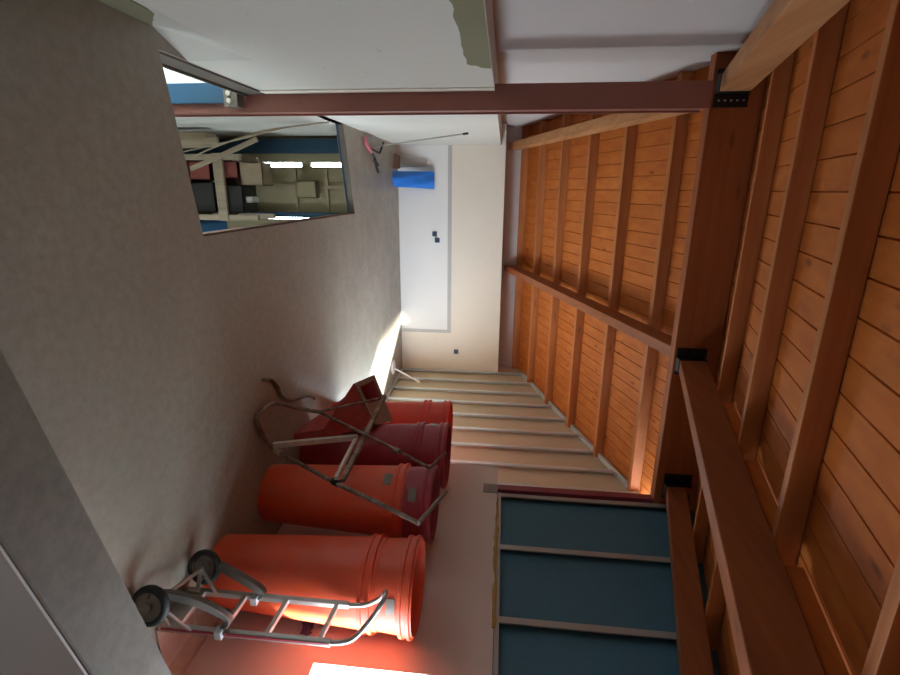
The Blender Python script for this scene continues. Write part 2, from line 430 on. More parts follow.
# studded plasterboard wall with a low opening hidden behind the tubes
OY0, OY1, OZ0, OZ1 = 4.30, 6.07, .03, .94
def wt(y): return zroof(y, DP)
bm = BM()
prism(bm, [(4.10,0),(OY0,0),(OY0,2.93),(4.10,2.93)], 'x', XS, XS+.05)
prism(bm, [(OY1,0),(8.12,0),(8.12,wt(8.12)),(OY1,wt(OY1))], 'x', XS, XS+.05)
prism(bm, [(OY0,OZ1),(OY1,OZ1),(OY1,wt(OY1)),(4.40,wt(4.40)),(4.40,2.93),(OY0,2.93)], 'x', XS, XS+.05)
box(bm, XS, XS+.05, OY0, OY1, -.05, OZ0); box(bm, XS, XS+.05, 3.74, 4.10, 1.62, 2.90)
struct('wall_right_far', bm, M['board'], 'tan plasterboard wall seen between bare metal studs', 'wall', loc=(XS,6,0))
bm = BM()
for (p, q, r_, s_) in ((OY0,OY1,OZ0,OZ0+.04), (OY0,OY1,OZ1-.04,OZ1), (OY0,OY0+.04,OZ0,OZ1), (OY1-.04,OY1,OZ0,OZ1)): box(bm, XS+.01, XS+.05, p, q, r_, s_)
struct('window_2', bm, M['frame_white'], 'low window in the plasterboard wall behind the tubes', 'window')
ordn = ['in the far corner', 'second from the far corner', 'third from the far corner', 'fourth from the far corner', 'fifth from the far corner', 'sixth from the far corner', 'seventh from the far corner', 'eighth from the far corner', 'nearest the maroon post']
for k in range(9):
    y = 7.60-.4*k if k < 8 else 4.415
    top = zroof(y, .222); z0 = .035
    bm = BM()
    if OY0 < y < OY1: z0 = OZ1+.02
    if y < 4.5: cstud(bm, y, 1.62, top, XS-.05, .05)
    else: cstud(bm, y, z0, top, XS-.05, .05)
    o = obj('metal_stud', bm, M['galv']); tag(o, 'bare shiny metal stud on the tan wall, '+ordn[k], 'stud', 'bare studs of the plasterboard wall')
bm = BM()
bar(bm, (XS-.025, 7.66, zroof(7.66, .245)), (XS-.025, 4.40, zroof(4.40, .245)), .052, .035)
tag(obj('top_track', bm, M['galv'], bevel=.002), 'sloping metal track along the head of the studded wall', 'track')
bm = BM(); box(bm, XS-.052, XS, OY1, 7.65, 0, .033)
tag(obj('floor_track', bm, M['galv']), 'metal floor track under the studded wall in the far corner', 'track')

# ------------------------------------------------------------------ roof
def boards_roof(name, y0, y1, lab):
    bm = BM(); w = .125; g = .006; dep = .009
    xs = []
    x = -1.0
    while x < 3.35:
        xs += [(x, dep), (x+g*.5, dep), (x+g, 0), (x+w-g*.3, 0)]; x += w
    lo0 = [bm.verts.new((px, y0, zroof(y0, DP+dz))) for px, dz in xs]; lo1 = [bm.verts.new((px, y1, zroof(y1, DP+dz))) for px, dz in xs]
    up0 = [bm.verts.new((px, y0, zroof(y0, DP+.06))) for px, dz in xs]; up1 = [bm.verts.new((px, y1, zroof(y1, DP+.06))) for px, dz in xs]
    n = len(xs)
    for i in range(n-1):
        bm.faces.new((lo0[i], lo0[i+1], lo1[i+1], lo1[i])); bm.faces.new((up0[i], up1[i], up1[i+1], up0[i+1]))
        bm.faces.new((lo0[i], up0[i], up0[i+1], lo0[i+1])); bm.faces.new((lo1[i], lo1[i+1], up1[i+1], up1[i]))
    bm.faces.new((lo0[0], lo1[0], up1[0], up0[0])); bm.faces.new((lo0[-1], up0[-1], up1[-1], lo1[-1]))
    struct(name, bm, M['planks'], lab, 'ceiling', loc=(1,(y0+y1)/2,zroof((y0+y1)/2)))
boards_roof('ceiling_near', YN-.95, YR, 'honey pine boards of the near roof slope')  # eave lengthened past the unseen end wall to keep sun off its opening
boards_roof('ceiling_far', YR, 8.15, 'honey pine boards of the far roof slope')
# ridge
bm = BM(); box(bm, -.87, 2.90, 3.70, 3.80, 2.895, zroof(3.70, DP)-.003)
tag(obj('ridge_beam', bm, M['ridge'], bevel=.006), 'broad brown ridge beam crossing between the two roof slopes', 'beam')
def rafter(name, x0, x1, y0, y1, lab, dz=0., hang=False, rivets=False, mat='rafter'):
    r = thing(name, lab, 'rafter', ((x0+x1)/2, y0, zroof(y0)), 'rafters carrying the roof')
    bm = BM(); h = .188
    hexa(bm, [(x0,y0,zroof(y0,dz)),(x1,y0,zroof(y0,dz)),(x1,y1,zroof(y1,dz)),(x0,y1,zroof(y1,dz)),
              (x0,y0,zroof(y0,h)),(x1,y0,zroof(y0,h)),(x1,y1,zroof(y1,h)),(x0,y1,zroof(y1,h))])
    obj('timber', bm, M[mat], r, bevel=.005)
    if hang:
        ye = 3.70 - .003; zb = zroof(ye-.06, dz)
        bm = BM(); wl_, wr_ = (.04, .085) if rivets else (.075, .04)
        box(bm, x0-wl_, x0-.003, ye-.012, ye, zb-.01, zb+.20); box(bm, x1+.003, x1+wr_, ye-.012, ye, zb-.01, zb+.20)
        box(bm, x0-.006, x0-.002, ye-.07, ye-.012, zb-.006, zb+.19); box(bm, x1+.002, x1+.006, ye-.07, ye-.012, zb-.006, zb+.19)
        box(bm, x0-.006, x1+.006, ye-.07, ye-.012, zb-.010, zb-.002)
        hg = obj('joist_hanger', bm, M['black'], r); hg['label'] = 'black steel joist hanger'
        if rivets:
            for k in range(5):
                bm = BM(); lathe(bm, [(0,.0),(.007,0),(.007,.005),(0,.006)], (x1+.045, ye-.012, zb+.02+.038*k), 10, (0,-1,0))
                n_ = obj('nail', bm, M['rivet'], hg); n_['label'] = 'bright nail head'
    return r
YF = 7.98
rafter('rafter', -.70, -.60, YN+.2, 3.70, 'tan rafter on the near slope beside the left wall', 0, True, rivets=True, mat='rafter_tan')
rafter('rafter', 1.20, 1.29, YN+.2, 3.70, 'middle rafter of the near slope, long dark timber overhead', 0, True)
rafter('rafter', 2.26, 2.36, YN+.2, 3.70, 'rafter of the near slope in front of the blue boards', .04, True)
rafter('rafter', -.66, -.56, 3.80, YF, 'rafter of the far slope beside the left wall', mat='rafter_tan')
rafter('rafter', 1.16, 1.25, 3.80, YF, 'middle rafter of the far slope reaching the back wall')
onr = ['first', 'second', 'third', 'fourth', 'fifth', 'sixth']
for k in range(4):
    y = 3.085-.715*k
    bm = BM(); h0 = .190
    yb, yt = y-.024, y+.024
    hexa(bm, [(-.84,yb,zroof(yb,h0)),(2.499,yb,zroof(yb,h0)),(2.499,yt,zroof(yt,h0)),(-.84,yt,zroof(yt,h0)),
              (-.84,yb,zroof(yb,DP-.002)),(2.499,yb,zroof(yb,DP-.002)),(2.499,yt,zroof(yt,DP-.002)),(-.84,yt,zroof(yt,DP-.002))])
    tag(obj('purlin', bm, M['purlin'], bevel=.004), onr[k]+' pine purlin down from the ridge on the near slope', 'purlin', 'purlins of the near slope')
for k in range(6):
    y = 4.47+.70*k
    bm = BM(); h0 = .190; yb, yt = y-.024, y+.024
    hexa(bm, [(-.88,yb,zroof(yb,h0)),(XS,yb,zroof(yb,h0)),(XS,yt,zroof(yt,h0)),(-.88,yt,zroof(yt,h0)),
              (-.88,yb,zroof(yb,DP-.002)),(XS,yb,zroof(yb,DP-.002)),(XS,yt,zroof(yt,DP-.002)),(-.88,yt,zroof(yt,DP-.002))])
    tag(obj('purlin', bm, M['purlin'], bevel=.004), onr[k]+' pine purlin down from the ridge on the far slope', 'purlin', 'purlins of the far slope')
# blocking on top of the middle near rafter
for k, (ya, yb) in enumerate(((2.43, 2.93), (1.72, 2.24), (1.0, 1.52))):
    bm = BM(); xa, xb = 1.225, 1.265
    hexa(bm, [(xa,ya,zroof(ya,.2)),(xb,ya,zroof(ya,.2)),(xb,yb,zroof(yb,.2)),(xa,yb,zroof(yb,.2)),
              (xa,ya,zroof(ya,.26)),(xb,ya,zroof(ya,.26)),(xb,yb,zroof(yb,.26)),(xa,yb,zroof(yb,.26))])
    tag(obj('blocking_batten', bm, M['planks']), onr[k]+' short orange batten from the ridge on top of the middle near rafter', 'batten', 'battens on the middle near rafter')

# wall behind the camera
bm = BM(); EX0, EX1, EZ0, EZ1 = .45, .80, .90, 1.15
box(bm, -1.0, XR+.3, YN-.15, YN, -.08, EZ0); box(bm, -1.0, EX0, YN-.15, YN, EZ0, zroof(YN, DP)); box(bm, EX1, XR+.3, YN-.15, YN, EZ0, zroof(YN, DP)); box(bm, EX0, EX1, YN-.15, YN, EZ1, zroof(YN, DP))
struct('wall_entrance', bm, M['white'], 'white wall at the near end of the attic', 'wall', loc=(.8,YN,0))

# ------------------------------------------------------------------ rubble chute tubes
def chute(name, lab, c, mat, z0, z1, r0, r1, rim, plates, strap=True):
    """tapered open tube with an outer rim; rim = (height of band, r)"""
    x, y = c
    r = thing(name, lab, 'chute tube', (x, y, z0), 'rubble chute tubes along the right wall')
    th = .008
    bm = BM()
    def R(z): return r0 + (r1-r0)*(z-z0)/(z1-z0)
    out = [(R(z0), z0), (R(z0)+.001, z0+.02)]
    for k in range(1, 9): out.append((R(z0+(z1-z0)*k/9), z0+(z1-z0)*k/9))
    out += [(R(z1), z1), (R(z1)-th, z1)]
    for k in range(8, -1, -1):
        zz = z0+(z1-z0)*k/9; out.append((R(zz)-th, zz))
    out.append((R(z0), z0))
    lathe(bm, out, (x, y, 0), 56); bmesh.ops.remove_doubles(bm, verts=bm.verts, dist=1e-5)
    obj('tube_body', bm, mat, r, smooth=True)
    zr = rim
    bm = BM(); q = R(zr)-.002
    prof = [(q, zr-.035), (q+.016, zr-.03), (q+.018, zr-.012), (q+.010, zr-.008), (q+.010, zr+.012), (q+.020, zr+.016), (q+.020, zr+.032), (q, zr+.036)]
    lathe(bm, prof, (x, y, 0), 56); obj('rim', bm, mat, r, smooth=True)
    for (ang, zz, w, h) in plates:
        bm = BM(); n = 6; rr = R(zz)
        vs0 = []; vs1 = []
        a0 = math.radians(ang)
        for k in range(n+1):
            aa = a0 + (k/n-.5)*w/rr
            for L, rad in ((vs0, rr+.001), (vs1, rr+.007)):
                L.append([(x+rad*math.cos(aa), y+rad*math.sin(aa), zz-h/2), (x+(rad+.0)*math.cos(aa), y+rad*math.sin(aa), zz+h/2)])
        for k in range(n): hexa(bm, [vs0[k][0], vs0[k+1][0], vs1[k+1][0], vs1[k][0], vs0[k][1], vs0[k+1][1], vs1[k+1][1], vs1[k][1]])
        p = obj('steel_plate', bm, M['plate'], r); p['label'] = 'grey steel fixing plate'
    return r
D1, D2, D3, D4 = (2.185, 2.30), (2.10, 2.965), (2.125, 3.675), (2.21, 4.33)
chute('chute_tube', 'front orange tube standing on the floor behind the hand truck', D1, M['orange'], 0, .985, .196, .250, .925, [])
chute('chute_tube', 'orange tube nested in the front orange tube, only its mouth showing', D1, M['orange'], .25, 1.185, .19, .258, 1.14, [(252, 1.075, .08, .045)])
chute('chute_tube', 'second orange tube on the floor, behind the front one', D2, M['orange'], 0, 1.0, .196, .245, .955, [(200, .88, .085, .055)])
chute('chute_tube', 'dark red tube nested in the second orange tube', D2, M['red'], .25, 1.19, .19, .250, 1.15, [(224, 1.06, .085, .05)])
chute('chute_tube', 'dark red tube on the floor behind the rusty frame', D3, M['red'], 0, 1.01, .196, .247, .965, [])
chute('chute_tube', 'dark red tube nested in the other dark red tube, mouth facing up', D3, M['red'], .25, 1.20, .19, .255, 1.16, [(166, 1.07, .085, .06)])
chute('chute_tube', 'scarlet tube farthest back in the row', D4, M['redorange'], 0, .97, .196, .245, .92, [])
chute('chute_tube', 'scarlet tube nested in the farthest tube, only its mouth showing', D4, M['redorange'], .25, 1.15, .19, .250, 1.11, [(200, 1.11, .07, .05)])

# ------------------------------------------------------------------ hand truck
r = thing('hand_truck', 'aluminium stair-climbing hand truck standing before the front orange tube', 'hand truck', (1.95, 1.83, 0))
nb, fb = Vector((2.03, 1.745, .015)), Vector((2.035, 1.975, .015)); nt_, ft = Vector((2.10, 1.81, .84)), Vector((2.10, 2.04, .86))
ax = (fb-nb).normalized(); back = Vector((-1, 0, .08)).normalized()
for a_, b_, nm in ((nb, nt_, 'near'), (fb, ft, 'far')):
    bm = BM(); bar(bm, a_, b_, .028, .030, back); rl = obj('rail', bm, M['alu'], r, bevel=.004)
    if nm == 'far': continue
    bm = BM(); s_ = Vector((-.006, -.0165, 0)); bar(bm, a_+s_+Vector((0,0,.02)), b_+s_, .012, .003, (0,1,0)); st = obj('stripe', bm, M['alu_red'], rl); st['label'] = 'dark red stripe along the rail'
for f_ in (.10, .36, .62, .93):
    bm = BM(); bar(bm, nb.lerp(nt_, f_), fb.lerp(ft, f_), .022, .030, back); obj('rung', bm, M['alu'], r, bevel=.003)
apex = Vector((1.90, 1.93, 1.08))
bm = BM()
path = smooth_path([nt_-(nt_-nb)*.06, nt_, nt_+Vector((-.02, .012, .10)), Vector((2.01, 1.875, 1.02)), Vector((1.93, 1.915, 1.075)), Vector((1.93, 1.975, 1.075)), Vector((2.02, 2.02, 1.03)), ft+Vector((-.015, 0, .09)), ft, ft-(ft-fb)*.06], 6)
tube(bm, path, .0125, 12); obj('handle', bm, M['alu'], r, smooth=True)
wn, wf = Vector((1.79, 1.635, .090)), Vector((1.925, 2.03, .090)); wax = (wf-wn).normalized()
for wc in (wn, wf):
    bm = BM(); rp = []
    for k in range(13):
        a_ = 2*math.pi*k/12; rp.append((.074+.016*math.cos(a_), .022*math.sin(a_)))
    lathe(bm, rp, wc, 40, wax); bmesh.ops.remove_doubles(bm, verts=bm.verts, dist=1e-5)
    w_ = obj('wheel', bm, M['rubber'], r, smooth=True)
    bm = BM(); lathe(bm, [(0,-.022),(.018,-.022),(.02,-.012),(.055,-.008),(.059,-.016),(.062,-.016),(.062,.016),(.059,.016),(.055,.008),(.02,.012),(.018,.022),(0,.022)], wc, 32, wax)
    h_ = obj('hub', bm, M['plate'], w_, smooth=True); h_['label'] = 'grey wheel hub'
bm = BM(); tube(bm, [wn-wax*.0, wf+wax*.0], .009, 10); obj('axle', bm, M['alu'], r, smooth=True)
for wc, rb in ((wn, nb), (wf, fb)):
    bm = BM(); bar(bm, wc+wax*.03*(1 if wc is wn else -1), rb+Vector((0,0,.05)), .008, .022); bar(bm, wc+wax*.03*(1 if wc is wn else -1), rb+Vector((.01,0,.16)), .008, .018)
    obj('strut', bm, M['alu'], r)
def skid(pts):
    bm = BM(); P = smooth_path(pts, 5); n = len(P)
    for i in range(n-1): 
        pass
    A = []
    for i, p in enumerate(P):
        t = (P[min(i+1,n-1)]-P[max(i-1,0)]).normalized(); s_ = wax; u = t.cross(s_).normalized(); k = .5+.5*math.sin(math.pi*min(1, i/(n-1)*.9+.1))
        A.append([bm.verts.new(p + s_*sx*.019 + u*uy*(.006+.012*k)) for sx, uy in ((-1,-1),(1,-1),(1,1),(-1,1))])
    for i in range(n-1):
        for j in range(4): bm.faces.new((A[i][j], A[i][(j+1)%4], A[i+1][(j+1)%4], A[i+1][j]))
    bm.faces.new(A[0][::-1]); bm.faces.new(A[-1])
    return obj('skid', bm, M['skid'], r, smooth=True, bevel=.002)
s1 = skid([(1.745,1.655,.085), (1.77,1.685,.16), (1.83,1.72,.255), (1.93,1.765,.325), (2.0,1.79,.345), (2.035,1.775,.32)])
s2 = skid([(1.905,2.045,.105), (1.92,2.04,.17), (1.95,2.02,.27), (2.0,2.01,.37), (2.04,2.01,.405), (2.06,2.0,.38)])
for sk, p in ((s1, Vector((2.045, 1.755, .31))), (s2, Vector((2.063, 1.985, .37)))):
    bm = BM(); box(bm, p.x-.022, p.x+.022, p.y-.02, p.y+.02, p.z-.012, p.z+.02); obj('bracket', bm, M['galv'], sk)
bm = BM(); box(bm, 2.04, 2.30, 1.73, 2.0, .002, .010); box(bm, 2.036, 2.046, 1.73, 2.0, .010, .10); obj('toe_plate', bm, M['alu'], r)

# ------------------------------------------------------------------ rusty frame leaning on the tubes
r = thing('support_frame', 'rusty tubular chute frame leaning against the tubes', 'frame', (1.6, 3.0, 0))
def rod(name, pts, rad, mat, flat=False):
    bm = BM()
    if flat: bar(bm, pts[0], pts[1], rad[0], rad[1], (1,0,0))
    else: tube(bm, pts, rad, 10)
    return obj(name, bm, mat, r, smooth=not flat)
rod('arm', [(1.75,2.97,.04), (1.75,2.60,.63), (1.75,2.45,.91), (1.775,2.32,1.185)], .014, M['rusty'])
rod('arm', [(1.58,3.24,.29), (1.70,2.955,.94), (1.83,2.98,1.15)], .011, M['rusty'])
rod('hook', [(1.775,2.32,1.185), (1.845,2.74,1.29)], .013, M['plate'])
rod('hook', [(1.83,2.98,1.15), (1.87,3.26,1.225)], .011, M['rusty'])
rod('cross_bar', [(1.585,3.59,.70), (1.745,2.63,.655)], (.028, .028), M['rusty'], True)
rod('cross_bar', [(1.715,3.13,.60), (1.72,2.61,.62)], (.022, .03), M['rusty_light'], True)
rod('brace', [(1.70,2.93,.07), (1.705,3.12,.61)], (.03, .035), M['rusty_light'], True)
rod('brace', [(1.588,3.57,.695), (1.58,3.24,.29)], .010, M['rusty'])
rod('hoop', smooth_path([(1.75,2.97,.04), (1.60,2.89,.025), (1.46,2.85,.018), (1.44,2.95,.018), (1.46,3.085,.018), (1.50,3.16,.07), (1.55,3.20,.19), (1.58,3.24,.29)], 6), .015, M['rusty'])
bm = BM(); lathe(bm, [(0,-.025),(.022,-.025),(.022,.025),(0,.025)], (1.75,2.615,.615), 14, (0,-.5,.85)); obj('collar', bm, M['black'], r, smooth=True)
bm = BM(); lathe(bm, [(0,-.03),(.021,-.03),(.021,.03),(0,.03)], (1.75,2.93,.10), 14, (0,-.5,.85)); obj('collar', bm, M['rusty_light'], r, smooth=True)
bm = BM(); lathe(bm, [(0,-.02),(.02,-.02),(.02,.02),(0,.02)], (1.70,2.955,.93), 14, (.1,-.4,.85)); obj('collar', bm, M['rusty'], r, smooth=True)
# chain
bm = BM(); P = smooth_path([(1.25,3.0,.012), (1.30,3.12,.012), (1.38,3.20,.012), (1.47,3.24,.012), (1.58,3.42,.012), (1.68,3.72,.012), (1.76,3.86,.012)], 8)
for i in range(0, len(P)-1):
    a_, b_ = P[i], P[i+1]; t = (b_-a_); L = t.length; t.normalize(); s_ = Vector((-t.y, t.x, 0)) if i % 2 else Vector((0,0,1)); c_ = (a_+b_)/2
    ring = [c_ + t*math.cos(q)*L*.72 + s_*math.sin(q)*.010 for q in [2*math.pi*k/10 for k in range(10)]]
    tube(bm, ring, .0045, 6, closed=True)
tag(obj('chain', bm, M['rusty'], smooth=True), 'rusty chain lying on the floor beyond the frame hoop', 'chain')

# ------------------------------------------------------------------ red hopper
r = thing('chute_hopper', 'red chute hopper with dark square mouth, tilted against the dark red tube', 'hopper', (1.75, 3.65, 0))
A, B, Dd, Ee = Vector((1.495,3.60,.446)), Vector((1.55,3.95,.516)), Vector((1.985,3.95,.67)), Vector((1.846,3.60,.603))
bot = [Vector((1.865,3.40,.0)), Vector((1.86,3.47,.0)), Vector((1.915,3.455,.0)), Vector((1.92,3.41,.0))]
mid = [Vector((1.82,3.43,.24)), Vector((1.78,3.78,.20)), Vector((1.89,3.55,.28)), Vector((1.893,3.44,.28))]
bm = BM()
def loop(L): return [bm.verts.new(p) for p in L]
c0, c1, c2 = loop(bot), loop(mid), loop([A, B, Dd, Ee])
for X_, Y_ in ((c0, c1), (c1, c2)):
    for k in range(4): bm.faces.new((X_[k], X_[(k+1)%4], Y_[(k+1)%4], Y_[k]))
bm.faces.new(c0[::-1])
obj('hopper_body', bm, M['hopper'], r)
up = (B-A).cross(Ee-A).normalized()
if up.z < 0: up = -up
def onrim(u, v, h=0): return A.lerp(B, v).lerp(Ee.lerp(Dd, v), u) + up*h
bm = BM(); U = (0, .10, .52, 1.); V = (0, .14, .86, 1.)
for i in range(3):
    for j in range(3):
        if i == 1 and j == 1: continue
        q = [(U[i],V[j]), (U[i+1],V[j]), (U[i+1],V[j+1]), (U[i],V[j+1])]
        hexa(bm, [onrim(u, v, .0) for u, v in q] + [onrim(u, v, .012) for u, v in q])
bmesh.ops.remove_doubles(bm, verts=bm.verts, dist=1e-4)
f = obj('rim_plate', bm, M['plate'], r); f['label'] = 'dusty grey rim plate'
bm = BM(); q = [(U[1],V[1]), (U[2],V[1]), (U[2],V[2]), (U[1],V[2])]
T = [onrim(u, v, .006) for u, v in q]; Lw = [p - up*.16 + (sum(T, Vector())/4-p)*.35 for p in T]
vt, vl = [bm.verts.new(p) for p in T], [bm.verts.new(p) for p in Lw]
for k in range(4): bm.faces.new((vt[k], vt[(k+1)%4], vl[(k+1)%4], vl[k]))
bm.faces.new(vl)
f = obj('mouth', bm, M['red'], r); f['label'] = 'dark red inside of the hopper mouth'

# ------------------------------------------------------------------ small things at the back
bm = BM()     # blue sheet: folded bag standing on the floor against the wall
def crumple(bm, n, m, fn):
    g = [[bm.verts.new(fn(i/(n-1), j/(m-1))) for j in range(m)] for i in range(n)]
    for i in range(n-1):
        for j in range(m-1): bm.faces.new((g[i][j], g[i+1][j], g[i+1][j+1], g[i][j+1]))
rn = random.Random(8)
def bagf(side):
    def fn(u, v):
        x = -.235 + .215*v + .03*u*v; z = .003 + .545*u; k = math.sin(math.pi*v)*.06*(1-u*.4)
        y = 7.28 + .30*u**.7 + (k if side else -k) + .012*math.sin(9*v+6*u) + .01*rn.random()
        return (x, min(y, 7.63), z)
    return fn
crumple(bm, 16, 12, bagf(0)); crumple(bm, 16, 12, bagf(1))
o = obj('plastic_bag', bm, M['blue_bag'], smooth=True); tag(o, 'crumpled blue plastic bag standing against the back wall', 'bag')
bm = BM(); hexa(bm, [(-.46,7.36,0),(-.27,7.33,0),(-.27,7.42,0),(-.46,7.45,0),(-.45,7.40,.075),(-.27,7.37,.075),(-.27,7.44,.075),(-.45,7.47,.075)])
tag(obj('wood_offcut', bm, M['brownbox'], bevel=.004), 'short brown wood offcut on the floor beside the blue bag', 'offcut')
bm = BM(); hexa(bm, [(-.445,7.58,0),(-.285,7.58,0),(-.285,7.61,0),(-.445,7.61,0),(-.40,7.622,.44),(-.32,7.622,.44),(-.32,7.642,.44),(-.40,7.642,.44)])  # upright grey slab stands in for the shadow on the wall here
tag(obj('shadow_slab', bm, M['grey_trim'], bevel=.003), 'narrow grey slab painting a shadow on the back wall behind the blue bag', 'board')
r = thing('metal_rod', 'thin grey metal rod leaning upright against the left wall', 'rod', (-.46,6.2,0))
bm = BM(); tube(bm, [(-.47,6.2,.005), (-.585,5.95,1.13)], .009, 8); obj('shaft', bm, M['galv_dull'], r, smooth=True)
bm = BM(); tube(bm, [(-.583,5.954,1.10), (-.588,5.945,1.16)], .012, 8); obj('tip', bm, M['black'], r, smooth=True)
r = thing('hand_tool', 'pink-handled tool with black jaws lying at the foot of the rod', 'tool', (-.42, 6.0, 0))
bm = BM(); tube(bm, smooth_path([(-.55,5.80,.02), (-.47,5.83,.03), (-.40,6.05,.025)], 5), [.018]*10+[.016], 9); obj('grip', bm, M['pinkgrip'], r, smooth=True)
bm = BM(); tube(bm, smooth_path([(-.40,6.05,.025), (-.33,6.25,.02), (-.24,6.33,.015), (-.19,6.42,.012)], 5), .012, 8); tube(bm, [(-.44,6.02,.02), (-.40,6.24,.075), (-.53,6.28,.12)], .012, 8); tube(bm, [(-.33,6.20,.018),(-.27,6.42,.014)], .011, 8)
obj('jaw', bm, M['black'], r, smooth=True)
r = thing('floor_squeegee', 'white stick on a round white foot leaning at the studded wall', 'stick', (2.58, 6.93, 0))
bm = BM(); lathe(bm, [(0,0),(.10,0),(.11,.008),(.10,.02),(.03,.035),(0,.037)], (2.58,6.93,.001), 28); obj('foot', bm, M['whiteplastic'], r, smooth=True)
bm = BM(); tube(bm, [(2.60,6.93,.03), (2.77,6.96,.33)], .010, 10); tube(bm, [(2.767,6.96,.325), (2.815,6.965,.41)], .017, 10); obj('handle', bm, M['whiteplastic'], r, smooth=True)
bm = BM(); crumple(bm, 8, 6, lambda u, v: (2.452-.03*math.sin(math.pi*v)*math.sin(math.pi*u)-.012*rn.random(), 2.14+.13*u, .50+.07*v+.02*rn.random()))
tag(obj('rag', bm, M['rag'], smooth=True), 'small dark crumpled rag on the right wall behind the hand truck', 'rag')

# ------------------------------------------------------------------ storey below, seen down the stair opening
Z0 = -2.6
bm = BM(); box(bm, -2.0, 3.2, 0.5, 7.4, Z0-.1, Z0)
struct('floor_lower', bm, M['parapet'], 'dim floor of the storey below', 'floor')
bm = BM(); 
for (x0,x1,z0,z1) in ((-1.2,-.30,Z0,-.08), (-.30,-.245,Z0,-1.55), (-.30,-.245,-.24,-.08), (-.30,-.245,-.93,-.82), (-.245,.34,Z0,-.08), (.34,.39,Z0,-1.45), (.34,.39,-.22,-.08), (.39,3.2,Z0,-.08)):
    box(bm, x0, x1, 6.30, 6.36, z0, z1)
bmesh.ops.remove_doubles(bm, verts=bm.verts, dist=1e-5)
struct('wall_lower_back', bm, M['olive_board'], 'olive boarded wall with two bright slits in the storey below', 'wall', loc=(1,6.3,Z0))
bm = BM(); box(bm, -2.0, -1.9, .5, 3.5, Z0, -.08)
struct('wall_lower_left', bm, M['white'], 'white wall of the storey below under the steel beam', 'wall')
bm = BM(); box(bm, 3.2, 3.3, .5, 3.8, Z0, -.08); box(bm, 3.2, 3.3, 4.4, 7.4, Z0, -.08); box(bm, 3.2, 3.3, 3.8, 4.4, -1.0, -.08)
struct('wall_lower_right', bm, M['white'], 'right wall of the storey below with a wide gateway', 'wall')
bm = BM(); box(bm, -2.0, 3.2, .5, .6, Z0, -.08)
struct('wall_lower_near', bm, M['white'], 'white near wall of the storey below', 'wall')
bm = BM(); box(bm, -.652, -.53, 3.40, 3.44, Z0, -.25)
tag(obj('blue_post', bm, M['blue_paint'], bevel=.004), 'dark blue post beside the column under the steel beam', 'post')
r = thing('beam_bracket', 'small rusty bracket joining the steel beam to the column', 'bracket', (-.56,3.40,-.24))
bm = BM(); box(bm, -.62, -.50, 3.36, 3.44, -.24, -.15); obj('plate', bm, M['steel_dark'], r)
bm = BM()
for k in range(2): lathe(bm, [(0,0),(.016,0),(.016,.02),(0,.02)], (-.535-.045*k, 3.36, -.20), 6, (0,-1,0))
obj('bolt', bm, M['rusty_light'], r)
bm = BM(); box(bm, -.56, -.40, 6.20, 6.28, Z0, -.12); tag(obj('blue_post', bm, M['blue_paint']), 'dark blue post in the far left corner of the storey below', 'post')
bm = BM(); box(bm, .30, .36, 6.22, 6.29, Z0, -.10); tag(obj('blue_post', bm, M['blue_paint']), 'dark blue post right of the slit wall in the storey below', 'post')
bm = BM()
for z in (-.62, -1.02): box(bm, -.22, .30, 6.27, 6.295, z-.02, z+.02)
box(bm, -.02, .01, 6.265, 6.27, -1.2, -.3)
tag(obj('batten_grid', bm, M['cardboard']), 'thin battens nailed over the olive boards below', 'batten')
# rack
r = thing('storage_rack', 'pale wooden storage rack in the storey below', 'rack', (0, 5.7, Z0))
for (x, y, zt) in ((-.32,5.60,-1.35), (.335,5.60,-1.20), (-.32,6.0,-1.35), (.335,6.0,-1.2)):
    bm = BM(); box(bm, x-.03, x+.03, y-.03, y+.03, Z0, zt); obj('upright', bm, M['oldwood'], r, bevel=.003)
for z, y in ((-1.60,5.565), (-2.3,5.565), (-1.60,6.035)):
    bm = BM(); box(bm, -.36, .37, y-.02, y+.02, z-.055, z+.055); obj('crossbeam', bm, M['oldwood'], r, bevel=.003)
for z in (-1.64, -2.27, -1.98):
    bm = BM(); box(bm, -.34, .36, 5.60, 6.02, z-.03, z-.012); obj('shelf', bm, M['brownbox'], r)
def crate(name, lab, mat, x0, x1, y0, y1, z0, z1, open_=True, cat='box'):
    bm = BM(); t = .012
    box(bm, x0, x1, y0, y1, z0, z0+t); box(bm, x0, x0+t, y0, y1, z0, z1); box(bm, x1-t, x1, y0, y1, z0, z1); box(bm, x0, x1, y0, y0+t, z0, z1); box(bm, x0, x1, y1-t, y1, z0, z1)
    if not open_: box(bm, x0, x1, y0, y1, z1-t, z1)
    tag(obj(name, bm, mat, bevel=.002), lab, cat)
crate('dark_case', 'black case on the lower right of the rack below', M['darkbox'], -.05, .28, 5.62, 5.95, -1.99, -1.72, False)
crate('red_crate', 'red crate at the left end of the rack below', M['redbox'], -.28, -.08, 5.62, 5.95, -1.99, -1.75)
crate('red_crate', 'red crate on the rack shelf near the cardboard box', M['redbox'], -.28, -.10, 5.62, 5.95, -1.65, -1.42)
crate('dark_case', 'black case on the upper shelf of the rack below', M['darkbox'], -.02, .28, 5.62, 5.95, -1.65, -1.38, False)
crate('cardboard_box', 'flat-faced pale cardboard box standing above the rack', M['cardboard'], -.27, -.02, 5.66, 5.90, -1.41, -1.14, False)
crate('cardboard_box', 'brown cardboard box hung on the wall of slits below', M['olive_board'], -.08, .12, 6.18, 6.27, -.98, -.72, False)
crate('white_box', 'tiny white box on top of the upper black case', M['whiteplastic'], .10, .17, 5.66, 5.80, -1.37, -1.28, False)
